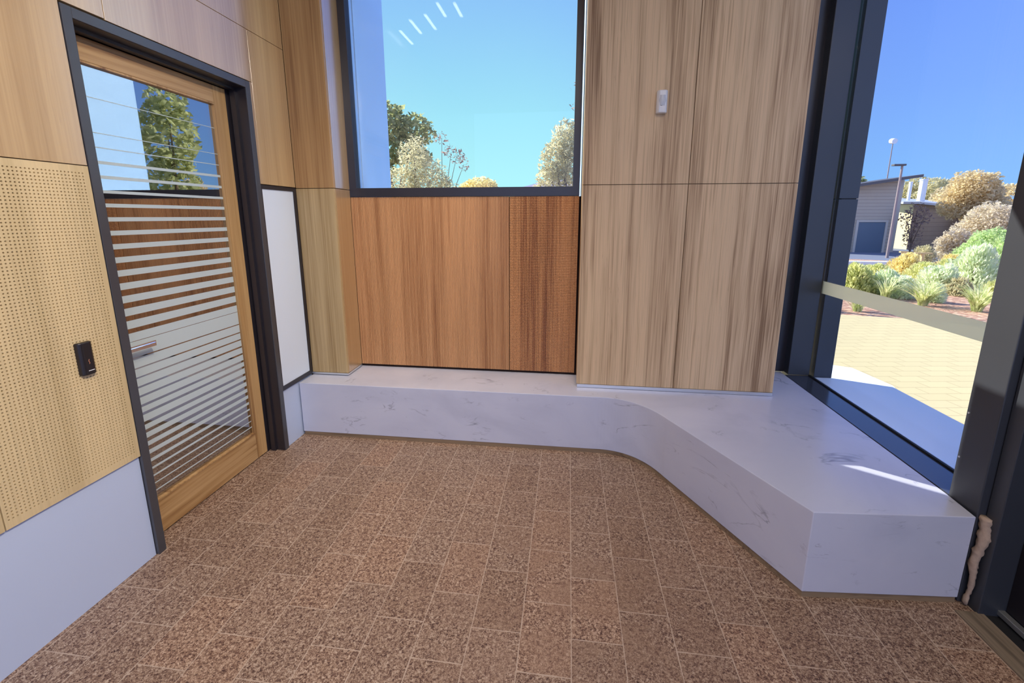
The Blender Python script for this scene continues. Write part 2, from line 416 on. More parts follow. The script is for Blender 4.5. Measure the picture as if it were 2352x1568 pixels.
perforated(.62, 1.108, .522, 1.798, 1.085-35*.01265, 36, 1.769, 97, .01265, 'pale perforated timber panel at the left edge, cut off by the photo')

# white skirting below the perforated panels, and between door and bench
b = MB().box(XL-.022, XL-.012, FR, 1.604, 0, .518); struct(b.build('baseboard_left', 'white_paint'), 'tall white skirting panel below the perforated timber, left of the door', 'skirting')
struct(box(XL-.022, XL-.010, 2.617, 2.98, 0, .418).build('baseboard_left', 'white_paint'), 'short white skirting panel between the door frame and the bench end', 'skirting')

# framed white panel right of the door
fp = thing('framed_panel', 'white wall panel in a thin black frame right of the glazed door', 'wall panel', (XL, 2.8, .42))
f = MB().box(XL-.02, XL, 2.617, 2.978, .420, .452).box(XL-.02, XL, 2.617, 2.978, 1.772, 1.796).box(XL-.02, XL, 2.950, 2.978, .452, 1.772).box(XL-.02, XL, 2.617, 2.628, .452, 1.772)
f.build('frame', 'black_steel', fp)
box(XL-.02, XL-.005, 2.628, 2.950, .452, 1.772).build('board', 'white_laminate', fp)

# left column (returns into the window recess)
wc = sthing('wall_column', 'timber veneered wall return between the framed panel and the window recess', 'wall', (-1.78, 2.98, .43))
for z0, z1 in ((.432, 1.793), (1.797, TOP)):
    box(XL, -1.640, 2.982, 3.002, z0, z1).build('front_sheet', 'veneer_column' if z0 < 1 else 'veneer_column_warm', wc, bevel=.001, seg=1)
    box(-1.658, -1.638, 3.0025, 3.208, z0, z1).build('side_sheet', 'veneer_gloss', wc, bevel=.001, seg=1)
box(XL-.02, -1.66, 3.003, 3.208, .41, TOP).build('core', 'felt', wc)
tr = MB().box(XL, -1.634, 2.976, 2.986, .418, .431).box(-1.644, -1.634, 2.986, 3.206, .418, .431)
struct(tr.build('trim_1', 'aluminium'), 'thin aluminium trim under the timber wall return', 'trim')

# pier
wb = sthing('wall_back', 'wide timber veneered pier with vertical grain, right of the recess window', 'wall', (.73, 2.98, .43))
for z0, z1 in ((.436, 1.800), (1.804, TOP)):
    box(.081, .742, 2.980, 3.000, z0, z1).build('front_sheet', 'veneer_pier', wb, bevel=.001, seg=1)
    box(.746, 1.390, 2.980, 3.000, z0, z1).build('front_sheet', 'veneer_pier', wb, bevel=.001, seg=1)
    box(.0812, .0985, 3.0005, 3.208, z0, z1).build('side_sheet', 'veneer', wb, bevel=.001, seg=1)
MB().box(.099, 1.389, 3.0005, 3.49, .436, TOP).build('core', 'seam_tan', wb)
struct(MB().box(.085, 1.388, 2.972, 3.01, .414, .435).build('trim_2', 'aluminium'), 'thin aluminium trim under the timber pier', 'trim')

# ribbed panels in the recess
def ribbed(x0, x1, z0, z1, m, label):
    t = thing('ribbed_panel', label, 'wall panel', ((x0+x1)/2, 3.21, z0), 'ribbed panels under the window')
    mb = MB(); p = .0115; y = 3.210; nrib = int((x1-x0-.012)/p); xs = x0+.006; p = (x1-x0-.012)/nrib
    mb.box(x0, x1, y+.005, y+.018, z0, z1)
    for k in range(nrib):
        a = xs+k*p; mb.prism([(a+.0012, y+.005), (a+.0012, y+.0012), (a+.0024, y), (a+p-.0024, y), (a+p-.0012, y+.0012), (a+p-.0012, y+.005)], z0, z1)
    mb.box(x0, x0+.006, y, y+.005, z0, z1).box(x1-.006, x1, y, y+.005, z0, z1)
    mb.build('ribbed_face', m, t)
    return t
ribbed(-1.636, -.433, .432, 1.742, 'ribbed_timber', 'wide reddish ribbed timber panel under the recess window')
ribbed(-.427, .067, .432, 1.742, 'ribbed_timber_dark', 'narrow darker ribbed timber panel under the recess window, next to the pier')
struct(box(-1.9, 1.39, 3.231, 3.45, .40, 1.742).build('wall_back_lower', 'felt'), 'wall under the recess window', 'wall')

# recess window
w1 = sthing('window_1', 'tall fixed window with a black frame above the ribbed panels', 'window', (-.78, 3.24, 1.745))
f = MB().box(-1.638, .068, 3.205, 3.275, 1.745, 1.808).box(-1.638, .068, 3.205, 3.275, TOP-.06, TOP).box(-1.638, -1.584, 3.205, 3.275, 1.808, TOP-.06).box(.020, .068, 3.205, 3.275, 1.808, TOP-.06)
f.build('frame', 'black_steel', w1)
box(-1.584, .020, 3.250, 3.262, 1.808, TOP-.06).build('pane', 'clear_glass', w1)
MB().box(-1.560, -1.552, 3.262, 3.30, 1.812, TOP-.06).build('outer_bead', 'fin_paint', w1)

# outside : window hood fins
struct(box(-1.80, -1.636, 3.28, 3.998, 1.50, 3.62).build('wall_fin_left', 'fin_paint'), 'pale painted fin outside the left side of the recess window', 'wall')
struct(box(.078, .24, 3.28, 4.03, 1.20, 3.62).build('wall_fin_right', 'fin_paint'), 'pale painted fin outside the right side of the recess window', 'wall')
struct(box(.25, 1.62, 3.50, 4.03, -.5, 3.62).build('wall_outside', 'render_dark'), 'outside face of the pier', 'wall')
struct(box(-2.3, .073, 3.28, 3.49, -.5, 1.74).build('wall_outside', 'fin_paint'), 'outside wall under the recess window', 'wall')

# side glazing
w2 = sthing('window_2', 'tall side window with dark metal frame looking out to the paved garden', 'window', (1.75, 2.7, .41))
MB().box(1.392, 1.692, 3.498, 3.53, .414, TOP).build('end_cover', 'black_steel', w2)
MB().box(1.692, 1.843, 3.424, 3.52, .414, TOP).build('jamb', 'grey_steel', w2, bevel=.004)
MB().box(1.674, 1.838, 1.94, 3.424, .405, .4125).build('sill', 'sill_steel', w2, bevel=.001)
MB().box(1.836, 1.850, 1.94, 3.424, .405, .420).build('gasket', 'black_gasket', w2)
gp = box(1.850, 1.862, 1.94, 3.424, .42, TOP).build('pane', 'clear_glass', w2)
box(1.8475, 1.8495, 1.94, 3.424, 1.050, 1.140).build('marking_strip', 'marking_film', w2)['label'] = 'translucent beige safety strip across the glass'
# post at the near end of the glazing
ps = MB().box(1.672, 1.87, 1.800, 1.938, 0, TOP); ps.build('post', 'grey_steel', w2, bevel=.004)
MB().box(1.700, 1.87, 1.738, 1.796, 0, TOP).build('post', 'grey_steel', w2, bevel=.003)
mb = MB()
for y, z in ((1.925, .80), (1.925, .60)): mb.tube((1.6725, y, z), (1.669, y, z), .004)
mb.build('screw', 'aluminium', w2)

# dark side door
d2 = sthing('door_2', 'nearly black side door at the right edge with a metal bottom rail', 'door', (1.8, .8, 0))
box(1.795, 1.84, -.6, 1.735, .035, TOP).build('leaf', 'black_door', d2)
MB().box(1.768, 1.793, -.6, 1.76, .012, .034).build('bottom_rail', 'rail_metal', d2, bevel=.002)
struct(MB().box(1.622, 1.722, FR, 1.745, .001, .008).build('trim_3', 'threshold_timber'), 'grooved brown threshold strip along the dark side door', 'threshold')
struct(MB().box(1.722, 1.87, FR, 1.75, .0005, .003).build('trim_4', 'black_gasket'), 'black channel beside the threshold strip', 'threshold')

# ================================================================== glazed door in the left wall
XD = -2.033
dr = sthing('door_1', 'oak framed glass door with frosted stripes in a black metal frame', 'door', (XL, 2.11, 0))
y0, y1, zt = 1.607, 2.615, 2.392
fr = MB().box(XL-.16, XL+.004, y0, y0+.038, 0, zt).box(XL-.16, XL+.004, y1-.038, y1, 0, zt).box(XL-.16, XL+.004, y0+.038, y1-.038, zt-.040, zt)
fr.build('frame', 'door_frame_steel', dr, bevel=.0015)
rv_ = MB().box(XL-.158, XL-.001, y1-.0395, y1-.0382, 0, zt-.041).box(XL-.158, XL-.001, y0+.0382, y0+.0395, 0, zt-.041).box(XL-.158, XL-.001, y0+.0395, y1-.0395, zt-.0412, zt-.0401)
rv_.build('reveal', 'black_steel', dr)
st = MB().box(XD+.012, XD+.045, y1-.054, y1-.0397, 0, zt-.0414).box(XD+.012, XD+.045, y0+.0397, y1-.0545, zt-.056, zt-.0414)
st.build('door_stop', 'black_steel', dr)
ya, yb = 1.648, 2.540          # leaf
lf = dr
box(XD-.045, XD, ya, 1.728, .008, 2.335).build('stile', 'door_oak', lf, bevel=.002)
box(XD-.045, XD, 2.448, yb, .008, 2.335).build('stile', 'door_oak', lf, bevel=.002)
box(XD-.045, XD-.0005, 1.7285, 2.4475, .008, .188).build('rail', 'door_oak_rail', lf, bevel=.002)
box(XD-.045, XD-.0005, 1.7285, 2.4475, 2.240, 2.335).build('rail', 'door_oak_rail', lf, bevel=.002)
box(XD-.045, XD-.0002, 2.5405, y1-.0385, .004, zt-.041).build('jamb_lining', 'black_steel', lf)
bd = MB().box(XD-.02, XD+.004, 2.440, 2.4478, .19, 2.238).box(XD-.02, XD+.004, 1.7285, 2.440, 2.230, 2.238).box(XD-.02, XD+.004, 1.7285, 2.440, .188, .195)
bd.build('glazing_bead', 'door_oak', lf)
pn = box(XD-.024, XD-.014, 1.729, 2.4475, .189, 2.2395).build('pane', 'door_glass', lf)
stripes = [(2.101, .003), (1.957, .003), (1.896, .004), (1.833, .013), (1.771, .014), (1.708, .013)]
for k in range(11): stripes.append((1.649-.0612*k, .0165+.0024*k))
zz = [1.017+.0, .935, .882, .836, .789, .742, .694, .653, .603, .561, .516, .472, .426, .382, .340, .298, .258, .220]
gap = [.006, .006, .007, .008, .010, .011, .013, .014, .016, .017, .020, .023, .027, .030, .033, .035, .035, .03]
for k in range(len(zz)-1):
    hi, lo = zz[k]-gap[k]/2, zz[k+1]+gap[k+1]/2; stripes.append(((hi+lo)/2, hi-lo))
mb = MB()
for z, h in stripes: mb.box(XD-.0138, XD-.0128, 1.729, 2.4398, z-h/2, z+h/2)
mb.build('frosted_stripes', 'frosted_film', pn)['label'] = 'pale grey frosted stripes, thick in the middle and thin above and below'
h = MB().tube((XD, 1.69, 1.0), (XD+.052, 1.69, 1.0), .009).tube((XD+.050, 1.682, 1.0), (XD+.050, 1.812, 1.0), .0085); 
h.box(XD+.046, XD+.056, 1.682, 1.816, .986, 1.012)
h.tube((XD-.001, 1.69, 1.0), (XD+.008, 1.69, 1.0), .026, n=24)
hd = h.build('handle', 'chrome', lf, smooth=False); hd['label'] = 'chrome lever handle'
# corridor behind the door
struct(MB().box(-3.6, -3.5, .9, 3.3, 0, 2.6).box(-3.5, -2.24, 3.2, 3.3, 0, 2.6).box(-3.5, -2.24, .9, 1.0, 0, 2.6).build('wall_corridor', 'kick_timber'), 'dim wall behind the glazed door', 'wall')
struct(box(-3.6, -2.4, .9, 3.3, -.1, 0).build('floor_corridor', 'terracotta_pavers'), 'floor behind the glazed door', 'floor')
struct(box(-3.6, -2.24, .9, 3.3, 2.6, 2.7).build('ceiling_corridor', 'ceiling_paint'), 'ceiling behind the glazed door', 'ceiling')

# ================================================================== OBJECTS INDOORS
# card reader
rd = thing('card_reader', 'small black card reader on the perforated panel left of the door', 'card reader', (XL, 1.454, 1.04))
bx = MB(); bx.prism([(XL, 1.425), (XL, 1.483), (XL+.016, 1.480), (XL+.024, 1.470), (XL+.024, 1.438), (XL+.016, 1.428)], .974, 1.108)
bx.build('housing', 'reader_plastic', rd, bevel=.004, seg=2)
MB().box(XL+.0235, XL+.0248, 1.446, 1.468, .990, .9925).build('light_bar', 'white_mark', rd)
mb = MB(); pts = [(1.4535, 1.018), (1.4555, 1.024), (1.4520, 1.030), (1.4545, 1.038)]
for a, c in zip(pts, pts[1:]): mb.tube((XL+.0242, a[0], a[1]), (XL+.0242, c[0], c[1]), .0009, n=6)
mb.build('emblem', 'orange_mark', rd)
# motion detector
pd = thing('motion_detector', 'small white motion detector high on the timber pier', 'motion detector', (.545, 2.98, 2.285))
cxp = .545
bm_ = MB(); bm_.prism([(cxp-.032, 2.9795), (cxp+.032, 2.9795), (cxp+.032, 2.955), (cxp+.020, 2.938), (cxp-.020, 2.938), (cxp-.032, 2.955)], 2.222, 2.352)
bm_.build('housing', 'white_plastic', pd, bevel=.006, seg=3)
mb = MB()
for k in range(10):
    a0, a1 = R(-52+k*10.4), R(-52+(k+1)*10.4)
    for (za, zb, ra, rb) in ((2.262, 2.290, .024, .027), (2.290, 2.322, .027, .025)):
        P = lambda a, r, z: (cxp+math.sin(a)*r, 2.952-math.cos(a)*r*.72, z)
        mb.quad(P(a0, ra, za), P(a1, ra, za), P(a1, rb, zb), P(a0, rb, zb))
mb.build('lens', 'sensor_lens', pd, smooth=True)
mb = MB()
for k in range(8):
    t0, t1 = k/8, (k+1)/8
    Q = lambda t: (cxp-.010+.034*t, 2.9372+.012*max(0, t-.35), 2.262+.014*t*t)
    mb.tube(Q(t0), Q(t1), .0016, n=6)
mb.build('seam_line', 'reader_plastic', pd)

# stone bench
bn = thing('stone_bench', 'long white veined stone bench with a curved bend, running under the window and pier', 'bench', (0, 2.8, 0))
P0, P1, P2 = Vector((.20, 2.812)), Vector((.495, 2.83)), Vector((.615, 2.535))
pts = [(XL+.001, 2.800)]
Pc = Vector((.485, 2.83))
for k in range(25):
    t = k/24; v = P0*(1-t)**2 + Pc*2*t*(1-t) + P2*t*t; pts.append((v.x, v.y))
pts += [(1.026, 1.737), (1.660, 1.788), (1.670, 1.942), (1.6705, 3.496), (1.392, 3.496), (1.392, 3.228), (XL+.001, 3.228)]
pts = pts[::-1]
sl_ = MB().prism(pts, .030, .411).build('slab', 'veined_stone', bn, bevel=.003, seg=2)
def inset(pts, d):
    n_ = len(pts); outp = []
    for i in range(n_):
        a, b_, c = Vector(pts[i-1]), Vector(pts[i]), Vector(pts[(i+1) % n_])
        e1 = (b_-a).normalized(); e2 = (c-b_).normalized(); n1 = Vector((-e1.y, e1.x)); n2 = Vector((-e2.y, e2.x))
        m_ = (n1+n2); m_ = m_/max(.3, m_.dot(n1)) if m_.length > .01 else n1
        outp.append(tuple(b_+m_*d))
    return outp
area = sum(pts[i-1][0]*pts[i][1]-pts[i][0]*pts[i-1][1] for i in range(len(pts)))
MB().prism(inset(pts, .005 if area > 0 else -.005), 0, .0295).build('plinth', 'kick_timber', bn)

# sealant / foam bead between bench and post
fm = thing('foam_bead', 'torn beige foam bead stuck between the bench end and the dark post', 'sealant', (1.68, 1.775, 0))
random.seed(5); mb = MB(); prev = None; rings = []
for k in range(30):
    t = k/29; z = .415-.40*t
    r = .016*(1-t)**.7+.0065+random.uniform(-.0022, .0022)
    if t < .14: r = .021-.02*abs(t-.07)
    if t > .93: r = .012
    cxx, cyy = 1.690-.006*t+.004*math.sin(t*9), 1.779+.004*math.sin(t*14+1)
    ring = []
    for j in range(10):
        a = j/10*2*math.pi; rr = r*(1+random.uniform(-.22, .22)); ring.append(len(mb.v)); mb.v.append((cxx+math.cos(a)*rr*.75, cyy+math.sin(a)*rr, z+random.uniform(-.003, .003)))
    if rings:
        p_ = rings[-1]; mb.f += [(p_[j], p_[(j+1) % 10], ring[(j+1) % 10], ring[j]) for j in range(10)]
    rings.append(ring)
mb.f += [tuple(rings[0]), tuple(rings[-1][::-1])]
mb.build('bead', 'foam', fm, smooth=True)

# added ceiling fill panels that brighten the lobby, then the linear lamps
for i, (x, y) in enumerate(((.45, .2), (1.15, .2), (.45, -1.3), (1.15, -1.3))):
    t = thing('fill_panel', 'long flat fill light added under the lobby ceiling, out of the picture', 'ceiling light', (x, y, TOP), 'added fill panels')
    MB().box(x-.17, x+.17, y-.62, y+.62, TOP-.05, TOP-.001).build('body', 'white_paint', t)
    MB().box(x-.15, x+.15, y-.60, y+.60, TOP-.056, TOP-.0505).build('diffuser', 'fill_diffuser', t)

for i, (x, ya_, yb_) in enumerate(((-1.86, 1.10, 1.50), (-1.66, 1.38, 1.74), (-1.47, 1.47, 1.84), (-1.28, 1.75, 2.06), (-1.12, 1.73, 2.04))):
    t = thing('linear_lamp', 'slim linear ceiling lamp near the glazed door, mirrored as a streak in the window', 'ceiling light', (x, (ya_+yb_)/2, TOP), 'linear lamps near the door')
    MB().box(x-.02, x+.02, ya_, yb_, TOP-.03, TOP-.001).build('body', 'white_paint', t)
    MB().box(x-.014, x+.014, ya_+.01, yb_-.01, TOP-.036, TOP-.0305).build('diffuser', 'linear_diffuser', t)
def spot(x, y, aim, power, ang, col=(1, .88, .74)):  # added fill spots, aimed to lift the left wall, recess and floor
    t = thing('fill_spot', 'round fill light added under the ceiling to brighten the lobby, out of the picture', 'ceiling light', (x, y, TOP), 'added fill spots')
    d = (Vector(aim)-Vector((x, y, TOP-.12))).normalized(); c = Vector((x, y, TOP-.12))
    MB().tube((x, y, TOP-.10), (x, y, TOP-.001), .012).build('stem', 'white_paint', t)
    MB().tube(c-d*.07, c+d*.05, .06, n=20).build('head', 'white_paint', t)
    l = D.lights.new('spot', 'SPOT'); l.energy = power; l.spot_size = R(ang); l.spot_blend = 1.; l.shadow_soft_size = .05; l.color = col
    o = D.objects.new('fill_light', l); COL.objects.link(o); o.parent = t; o.location = c+d*.06-t.location; o.rotation_euler = d.to_track_quat('-Z', 'Y').to_euler()
spot(.9, .2, (-1.93, 1.5, 1.3), 290, 90)
spot(-.85, 2.46, (-.85, 2.95, .4), 130, 85)
spot(.3, -.2, (-.9, 1.4, 0), 80, 100)

# ================================================================== OUTDOORS
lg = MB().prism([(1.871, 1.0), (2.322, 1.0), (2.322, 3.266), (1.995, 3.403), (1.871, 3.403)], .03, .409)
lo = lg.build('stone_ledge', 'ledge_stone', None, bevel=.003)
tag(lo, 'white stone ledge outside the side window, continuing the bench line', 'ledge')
ecol = sthing('wall_outside_column', 'dark metal clad column outside the side window', 'column', (1.92, 3.7, 0))
box(1.866, 1.990, 3.405, 4.05, -.3, 1.718).build('cladding', 'grey_steel', ecol, bevel=.002)
box(1.866, 1.990, 3.405, 4.05, 1.724, TOP+.1).build('cladding', 'grey_steel', ecol, bevel=.002)
box(1.885, 1.98, 3.41, 4.04, 1.717, 1.725).build('joint', 'black_gasket', ecol)
struct(MB().prism([(1.95, -3), (14, -3), (14, 5.96), (3.9, 7.88), (-9, 10.3), (-9, 4.2), (1.95, 4.2)], -.35, -.002).build('pavement', 'cream_paving'), 'sunlit cream paving outside the side window', 'paving')
struct(MB().prism([(2.0, 4.06), (2.9, 4.97), (3.05, 4.90), (3.12, 4.40), (2.9, 3.6), (2.0, 3.4)], -.001, .010).build('reflection_patch', 'kerb_and_reflection'), 'pale patch by the stone ledge outside, imitating a bright reflection in the glass', 'paving')  # added slab, draws a glass reflection as a pale patch on the ground

def gz(y): return 0 if y < 8 else -.6*min(1, (y-8)/20)
def gz3(x, y):  # garden falls away from the paving
    d = (y-7.88) + .19*(x-3.9)
    return -.03-.6*min(1, max(0, d/20))
mb = MB()
nx, ny = 40, 40
for j in range(ny+1):
    for i in range(nx+1):
        x = -60+i*150/nx; dd = (j/ny)**2*90; y = 7.88-.19*(x-3.9)+dd
        mb.v.append((x, y, -.03-.6*min(1, dd/20)+.03*noise.noise(Vector((x*.3, y*.3, 0)))*(1 if j else 0)))
for j in range(ny):
    for i in range(nx):
        a = j*(nx+1)+i; mb.f.append((a, a+1, a+nx+2, a+nx+1))
struct(mb.build('garden_ground', 'bark_mulch'), 'bark mulch garden ground beyond the paving', 'ground')

def at(px_, py_, Y):                                   # a point of the view at depth Y
    Rm = co.rotation_euler.to_matrix(); d = Rm @ Vector(((px_-1176)/1005.5, (698.8-py_)/1005.5, -1))
    return Vector((0, 0, 1.6)) + d*(Y/d.y)
def ground(px_, py_):                                  # where the view meets the garden ground
    for k in range(1, 4000):
        Y = 7+k*.02; p = at(px_, py_, Y)
        if p.z <= gz3(p.x, p.y): return p
    return p

# ---- foliage builders
def leaf_cloud(mb, lobes, n, size, rnd, flat=.0, asp=.45):
    tot = sum(l[3]*l[4]*l[5] for l in lobes)
    for (cx, cy, cz, rx, ry_, rz) in lobes:
        k = int(n*(rx*ry_*rz)/tot)+1
        for _ in range(k):
            v = Vector((rnd.gauss(0, 1), rnd.gauss(0, 1), rnd.gauss(0, 1))).normalized()*(rnd.random()**.28)
            bump_ = 1+.22*noise.noise(Vector((v.x*2.3+cx, v.y*2.3+cy, v.z*2.3+cz)))
            c = Vector((cx+v.x*rx*bump_, cy+v.y*ry_*bump_, cz+v.z*rz*bump_))
            a = Vector((rnd.gauss(0, 1), rnd.gauss(0, 1), rnd.gauss(0, .8))).normalized(); b = a.cross(Vector((rnd.gauss(0, 1), rnd.gauss(0, 1), rnd.gauss(0, 1)))).normalized()
            s = size*rnd.uniform(.6, 1.3)
            i = len(mb.v); mb.v += [tuple(c-a*s), tuple(c+b*s*asp), tuple(c+a*s), tuple(c-b*s*asp)]; mb.f.append((i, i+1, i+2, i+3))
def raw(mb, name, m, parent):
    me = D.meshes.new(name); off = parent_world(parent)
    me.from_pydata([tuple(Vector(v)-off) for v in mb.v], [], mb.f); me.materials.append(MATS[m])
    o = D.objects.new(name, me); COL.objects.link(o); o.parent = parent; return o
def tree(name, label, cat, base, lobes, leafmat, n, size, seed, trunk_r=.12, group=None, asp=.45):
    rnd = random.Random(seed); t = thing(name, label, cat, base, group)
    base = Vector(base)
    L = [(base.x+a, base.y+b, base.z+c, d, e, f) for a, b, c, d, e, f in lobes]
    mb = MB()
    fork = base+Vector((0, 0, min(l[2]-l[5]*.3 for l in lobes)*.55))
    mb.tube(base-Vector((0, 0, .2)), fork, trunk_r, trunk_r*.75, 10)
    for l in L: mb.tube(fork, (l[0], l[1], l[2]), trunk_r*.55, trunk_r*.15, 7)
    raw(mb, 'trunk', 'bark', t)
    mb = MB(); leaf_cloud(mb, L, n, size, rnd, asp=asp); raw(mb, 'foliage', leafmat, t); return t
def shrub(name, label, cat, base, r, h, leafmat, n, size, seed, group=None, asp=.35):
    rnd = random.Random(seed); t = thing(name, label, cat, base, group); base = Vector(base); mb = MB()
    for k in range(7):
        a = rnd.uniform(0, 6.28); mb.tube(base-Vector((0, 0, .05)), base+Vector((math.cos(a)*r*.6, math.sin(a)*r*.6, h*.7)), .015, .005, 5)
    raw(mb, 'stems', 'bark', t)
    mb = MB()
    for _ in range(n):
        a = rnd.uniform(0, 6.28); e = rnd.uniform(.05, 1.5); u = rnd.random()**.35
        d = Vector((math.cos(a)*math.cos(e), math.sin(a)*math.cos(e), math.sin(e)))
        bump_ = 1+.25*noise.noise(Vector((d.x*2.5+seed, d.y*2.5, d.z*2.5)))
        c = base+Vector((d.x*r, d.y*r, d.z*h))*u*bump_
        g = (d+Vector((rnd.gauss(0, .35), rnd.gauss(0, .35), .5+rnd.gauss(0, .3)))).normalized()
        b = g.cross(Vector((rnd.gauss(0, 1), rnd.gauss(0, 1), rnd.gauss(0, 1)))).normalized(); s = size*rnd.uniform(.6, 1.4)
        i = len(mb.v); mb.v += [tuple(c-g*s), tuple(c+b*s*asp), tuple(c+g*s), tuple(c-b*s*asp)]; mb.f.append((i, i+1, i+2, i+3))
    raw(mb, 'foliage', leafmat, t); return t
def tuft(label, base, h, r, n, seed, leafmat='leaf_strap', group=None):
    rnd = random.Random(seed); t = thing('strappy_tuft', label, 'plant', base, group); base = Vector(base); mb = MB()
    for _ in range(n):
        a = rnd.uniform(0, 6.28); l = h*rnd.uniform(.6, 1.15); sp = r*rnd.uniform(.15, 1.1); w = rnd.uniform(.008, .016)*h/.5
        d = Vector((math.cos(a), math.sin(a), 0)); s = Vector((-d.y, d.x, 0)); prev = None; st = base+d*rnd.uniform(0, .07)
        for k in range(6):
            u = k/5; c = st+d*sp*u**1.7+Vector((0, 0, l*(u-.28*u**3))); ww = w*(1-u**2)+.001
            i = len(mb.v); mb.v += [tuple(c-s*ww), tuple(c+s*ww)]
            if prev is not None: mb.f.append((prev, prev+1, i+1, i))
            prev = i
    o = raw(mb, 'blades', leafmat, t); return t

# ---- garden seen through the side window
G_ = 'strappy tufts along the paving edge'
for i, (px_, py_, h, r, n, lab) in enumerate((
    (1968, 716, .42, .30, 70, 'low dark strappy tuft at the paving edge, beside the metal column'),
    (2032, 688, .62, .34, 55, 'upright bright green strappy tuft above the safety strip, left of the others'),
    (2118, 702, .62, .50, 150, 'wide green strappy tuft in the mulch, behind the middle of the safety strip'),
    (2242, 716, .66, .50, 150, 'green strappy tuft in the mulch nearest the dark post'))):
    tuft(lab, ground(px_, py_), h, r, n, 10+i, group=G_)
for i, (px_, py_, w, h, m, n, s, lab) in enumerate((
    (2040, 682, 62, 56, 'leaf_silver', 1900, .075, 'rounded silvery shrub left of the centre of the garden bed'),
    (2150, 672, 52, 58, 'leaf_silver', 1700, .075, 'silvery shrub in the middle of the garden bed'),
    (2140, 694, 30, 36, 'leaf_silver', 800, .06, 'small silvery shrub just in front of the middle one'),
    (2228, 668, 62, 78, 'leaf_silver', 1900, .09, 'tall feathery silvery shrub near the dark post'),
    (2195, 678, 40, 34, 'leaf_olive', 800, .06, 'low olive shrub between two silvery shrubs'),
    (1958, 678, 62, 66, 'leaf_hedge', 2600, .07, 'broad green shrub mass next to the metal column'),
    (2010, 650, 60, 40, 'leaf_hedge', 1700, .07, 'low green shrub behind the left silvery shrub'),
    (2074, 640, 44, 52, 'leaf_yellow', 1700, .08, 'golden yellow shrub behind the silvery ones'),
    (2120, 648, 55, 38, 'leaf_hedge', 1400, .07, 'low green shrub right of the golden shrub'),
    (2178, 640, 44, 36, 'leaf_hedge', 1200, .08, 'low green shrub below the kerb, right of centre'),
    (2118, 604, 34, 32, 'leaf_olive', 900, .09, 'small olive shrub in front of the boarded wall'),
    (2080, 606, 26, 20, 'leaf_greyish', 500, .09, 'small grey shrub near the lamp post'),
    (2182, 616, 30, 26, 'leaf_yellow', 700, .09, 'small golden shrub left of the lime green bush'),
    (2240, 640, 56, 62, 'leaf_lime', 1900, .10, 'lime green shrub behind the feathery one'),
    (2300, 630, 50, 60, 'leaf_lime', 1600, .10, 'lime green shrub partly hidden by the dark post'),
    (2300, 690, 46, 40, 'leaf_hedge', 1000, .07, 'green ground cover beside the dark post'))):
    g = ground(px_, py_); k = (Vector(g)-Vector((0, 0, 1.6))).length/1005.5*.80
    shrub('garden_shrub', lab, 'shrub', g, w*k*.72, h*k*1.05, m, int(n*2.4), s*.6, 30+i, 'shrubs in the garden bed')
struct(MB().prism([tuple(ground(2275, 634).xy), tuple(ground(2420, 640).xy), tuple(ground(2420, 656).xy), tuple(ground(2262, 652).xy)], -.9, -.10).build('garden_path', 'sandy_path'), 'sandy garden path', 'path')

# road and kerb
g1 = ground(1930, 596)
struct(MB().box(2, 60, 23.5, 60, -.75, -.585).build('road', 'road'), 'blue grey road in front of the shed', 'road')
kb = box(5, 14.6, 20.6, 21.0, -.60, -.30).build('low_wall', 'kerb_and_reflection'); tag(kb, 'low pale kerb wall between the garden and the shed', 'kerb')

# shed
GZ = -.6
sh = thing('shed', 'grey boarded shed with a sloping roof and a blue roller door', 'building', (18.2, 30, GZ))
x0s, x1s = 14.2, 19.58
mb = MB()
za, zb = 2.95, 3.70
def roofz(x): return 3.42+(x-17.5)*.152
i = len(mb.v)
mb.v += [(x0s, 30, GZ), (x1s, 30, GZ), (x1s, 30, roofz(x1s)), (x0s, 30, roofz(x0s)), (x0s, 32.4, GZ), (x1s, 32.4, GZ), (x1s, 32.4, roofz(x1s)), (x0s, 32.4, roofz(x0s))]
mb.f += [(0, 1, 2, 3), (5, 4, 7, 6), (4, 0, 3, 7), (3, 2, 6, 7), (0, 4, 5, 1)]
mb.build('boarded_wall', 'shed_boards', sh)
mb = MB(); mb.v += [(x1s, 30, GZ), (x1s+.62, 30.4, GZ), (x1s+.62, 32.4, GZ), (x1s, 32.4, GZ), (x1s, 30, roofz(x1s)), (x1s+.62, 30.4, roofz(x1s)+.05), (x1s+.62, 32.4, roofz(x1s)), (x1s, 32.4, roofz(x1s))]
mb.f += [(0, 1, 5, 4), (1, 2, 6, 5), (4, 5, 6, 7)]; mb.build('side_wall', 'shed_side', sh)
mb = MB(); a, b = x0s-.4, x1s+.85
mb.v += [(a, 29.3, roofz(a)), (b, 29.3, roofz(b)), (b, 32.8, roofz(b)), (a, 32.8, roofz(a)), (a, 29.3, roofz(a)+.16), (b, 29.3, roofz(b)+.16), (b, 32.8, roofz(b)+.16), (a, 32.8, roofz(a)+.16)]
mb.f += [(0, 1, 2, 3), (4, 5, 6, 7), (0, 1, 5, 4), (1, 2, 6, 5), (2, 3, 7, 6), (3, 0, 4, 7)]
mb.build('roof', 'roof_dark', sh)
MB().box(17.72, 19.22, 29.93, 30.0, GZ, 1.26).build('roller_door', 'roller_blue', sh)
f = MB().box(17.58, 17.71, 29.9, 30, GZ, 1.40).box(19.23, 19.36, 29.9, 30, GZ, 1.40).box(17.71, 19.23, 29.9, 30, 1.27, 1.40); f.build('door_surround', 'shed_side', sh)

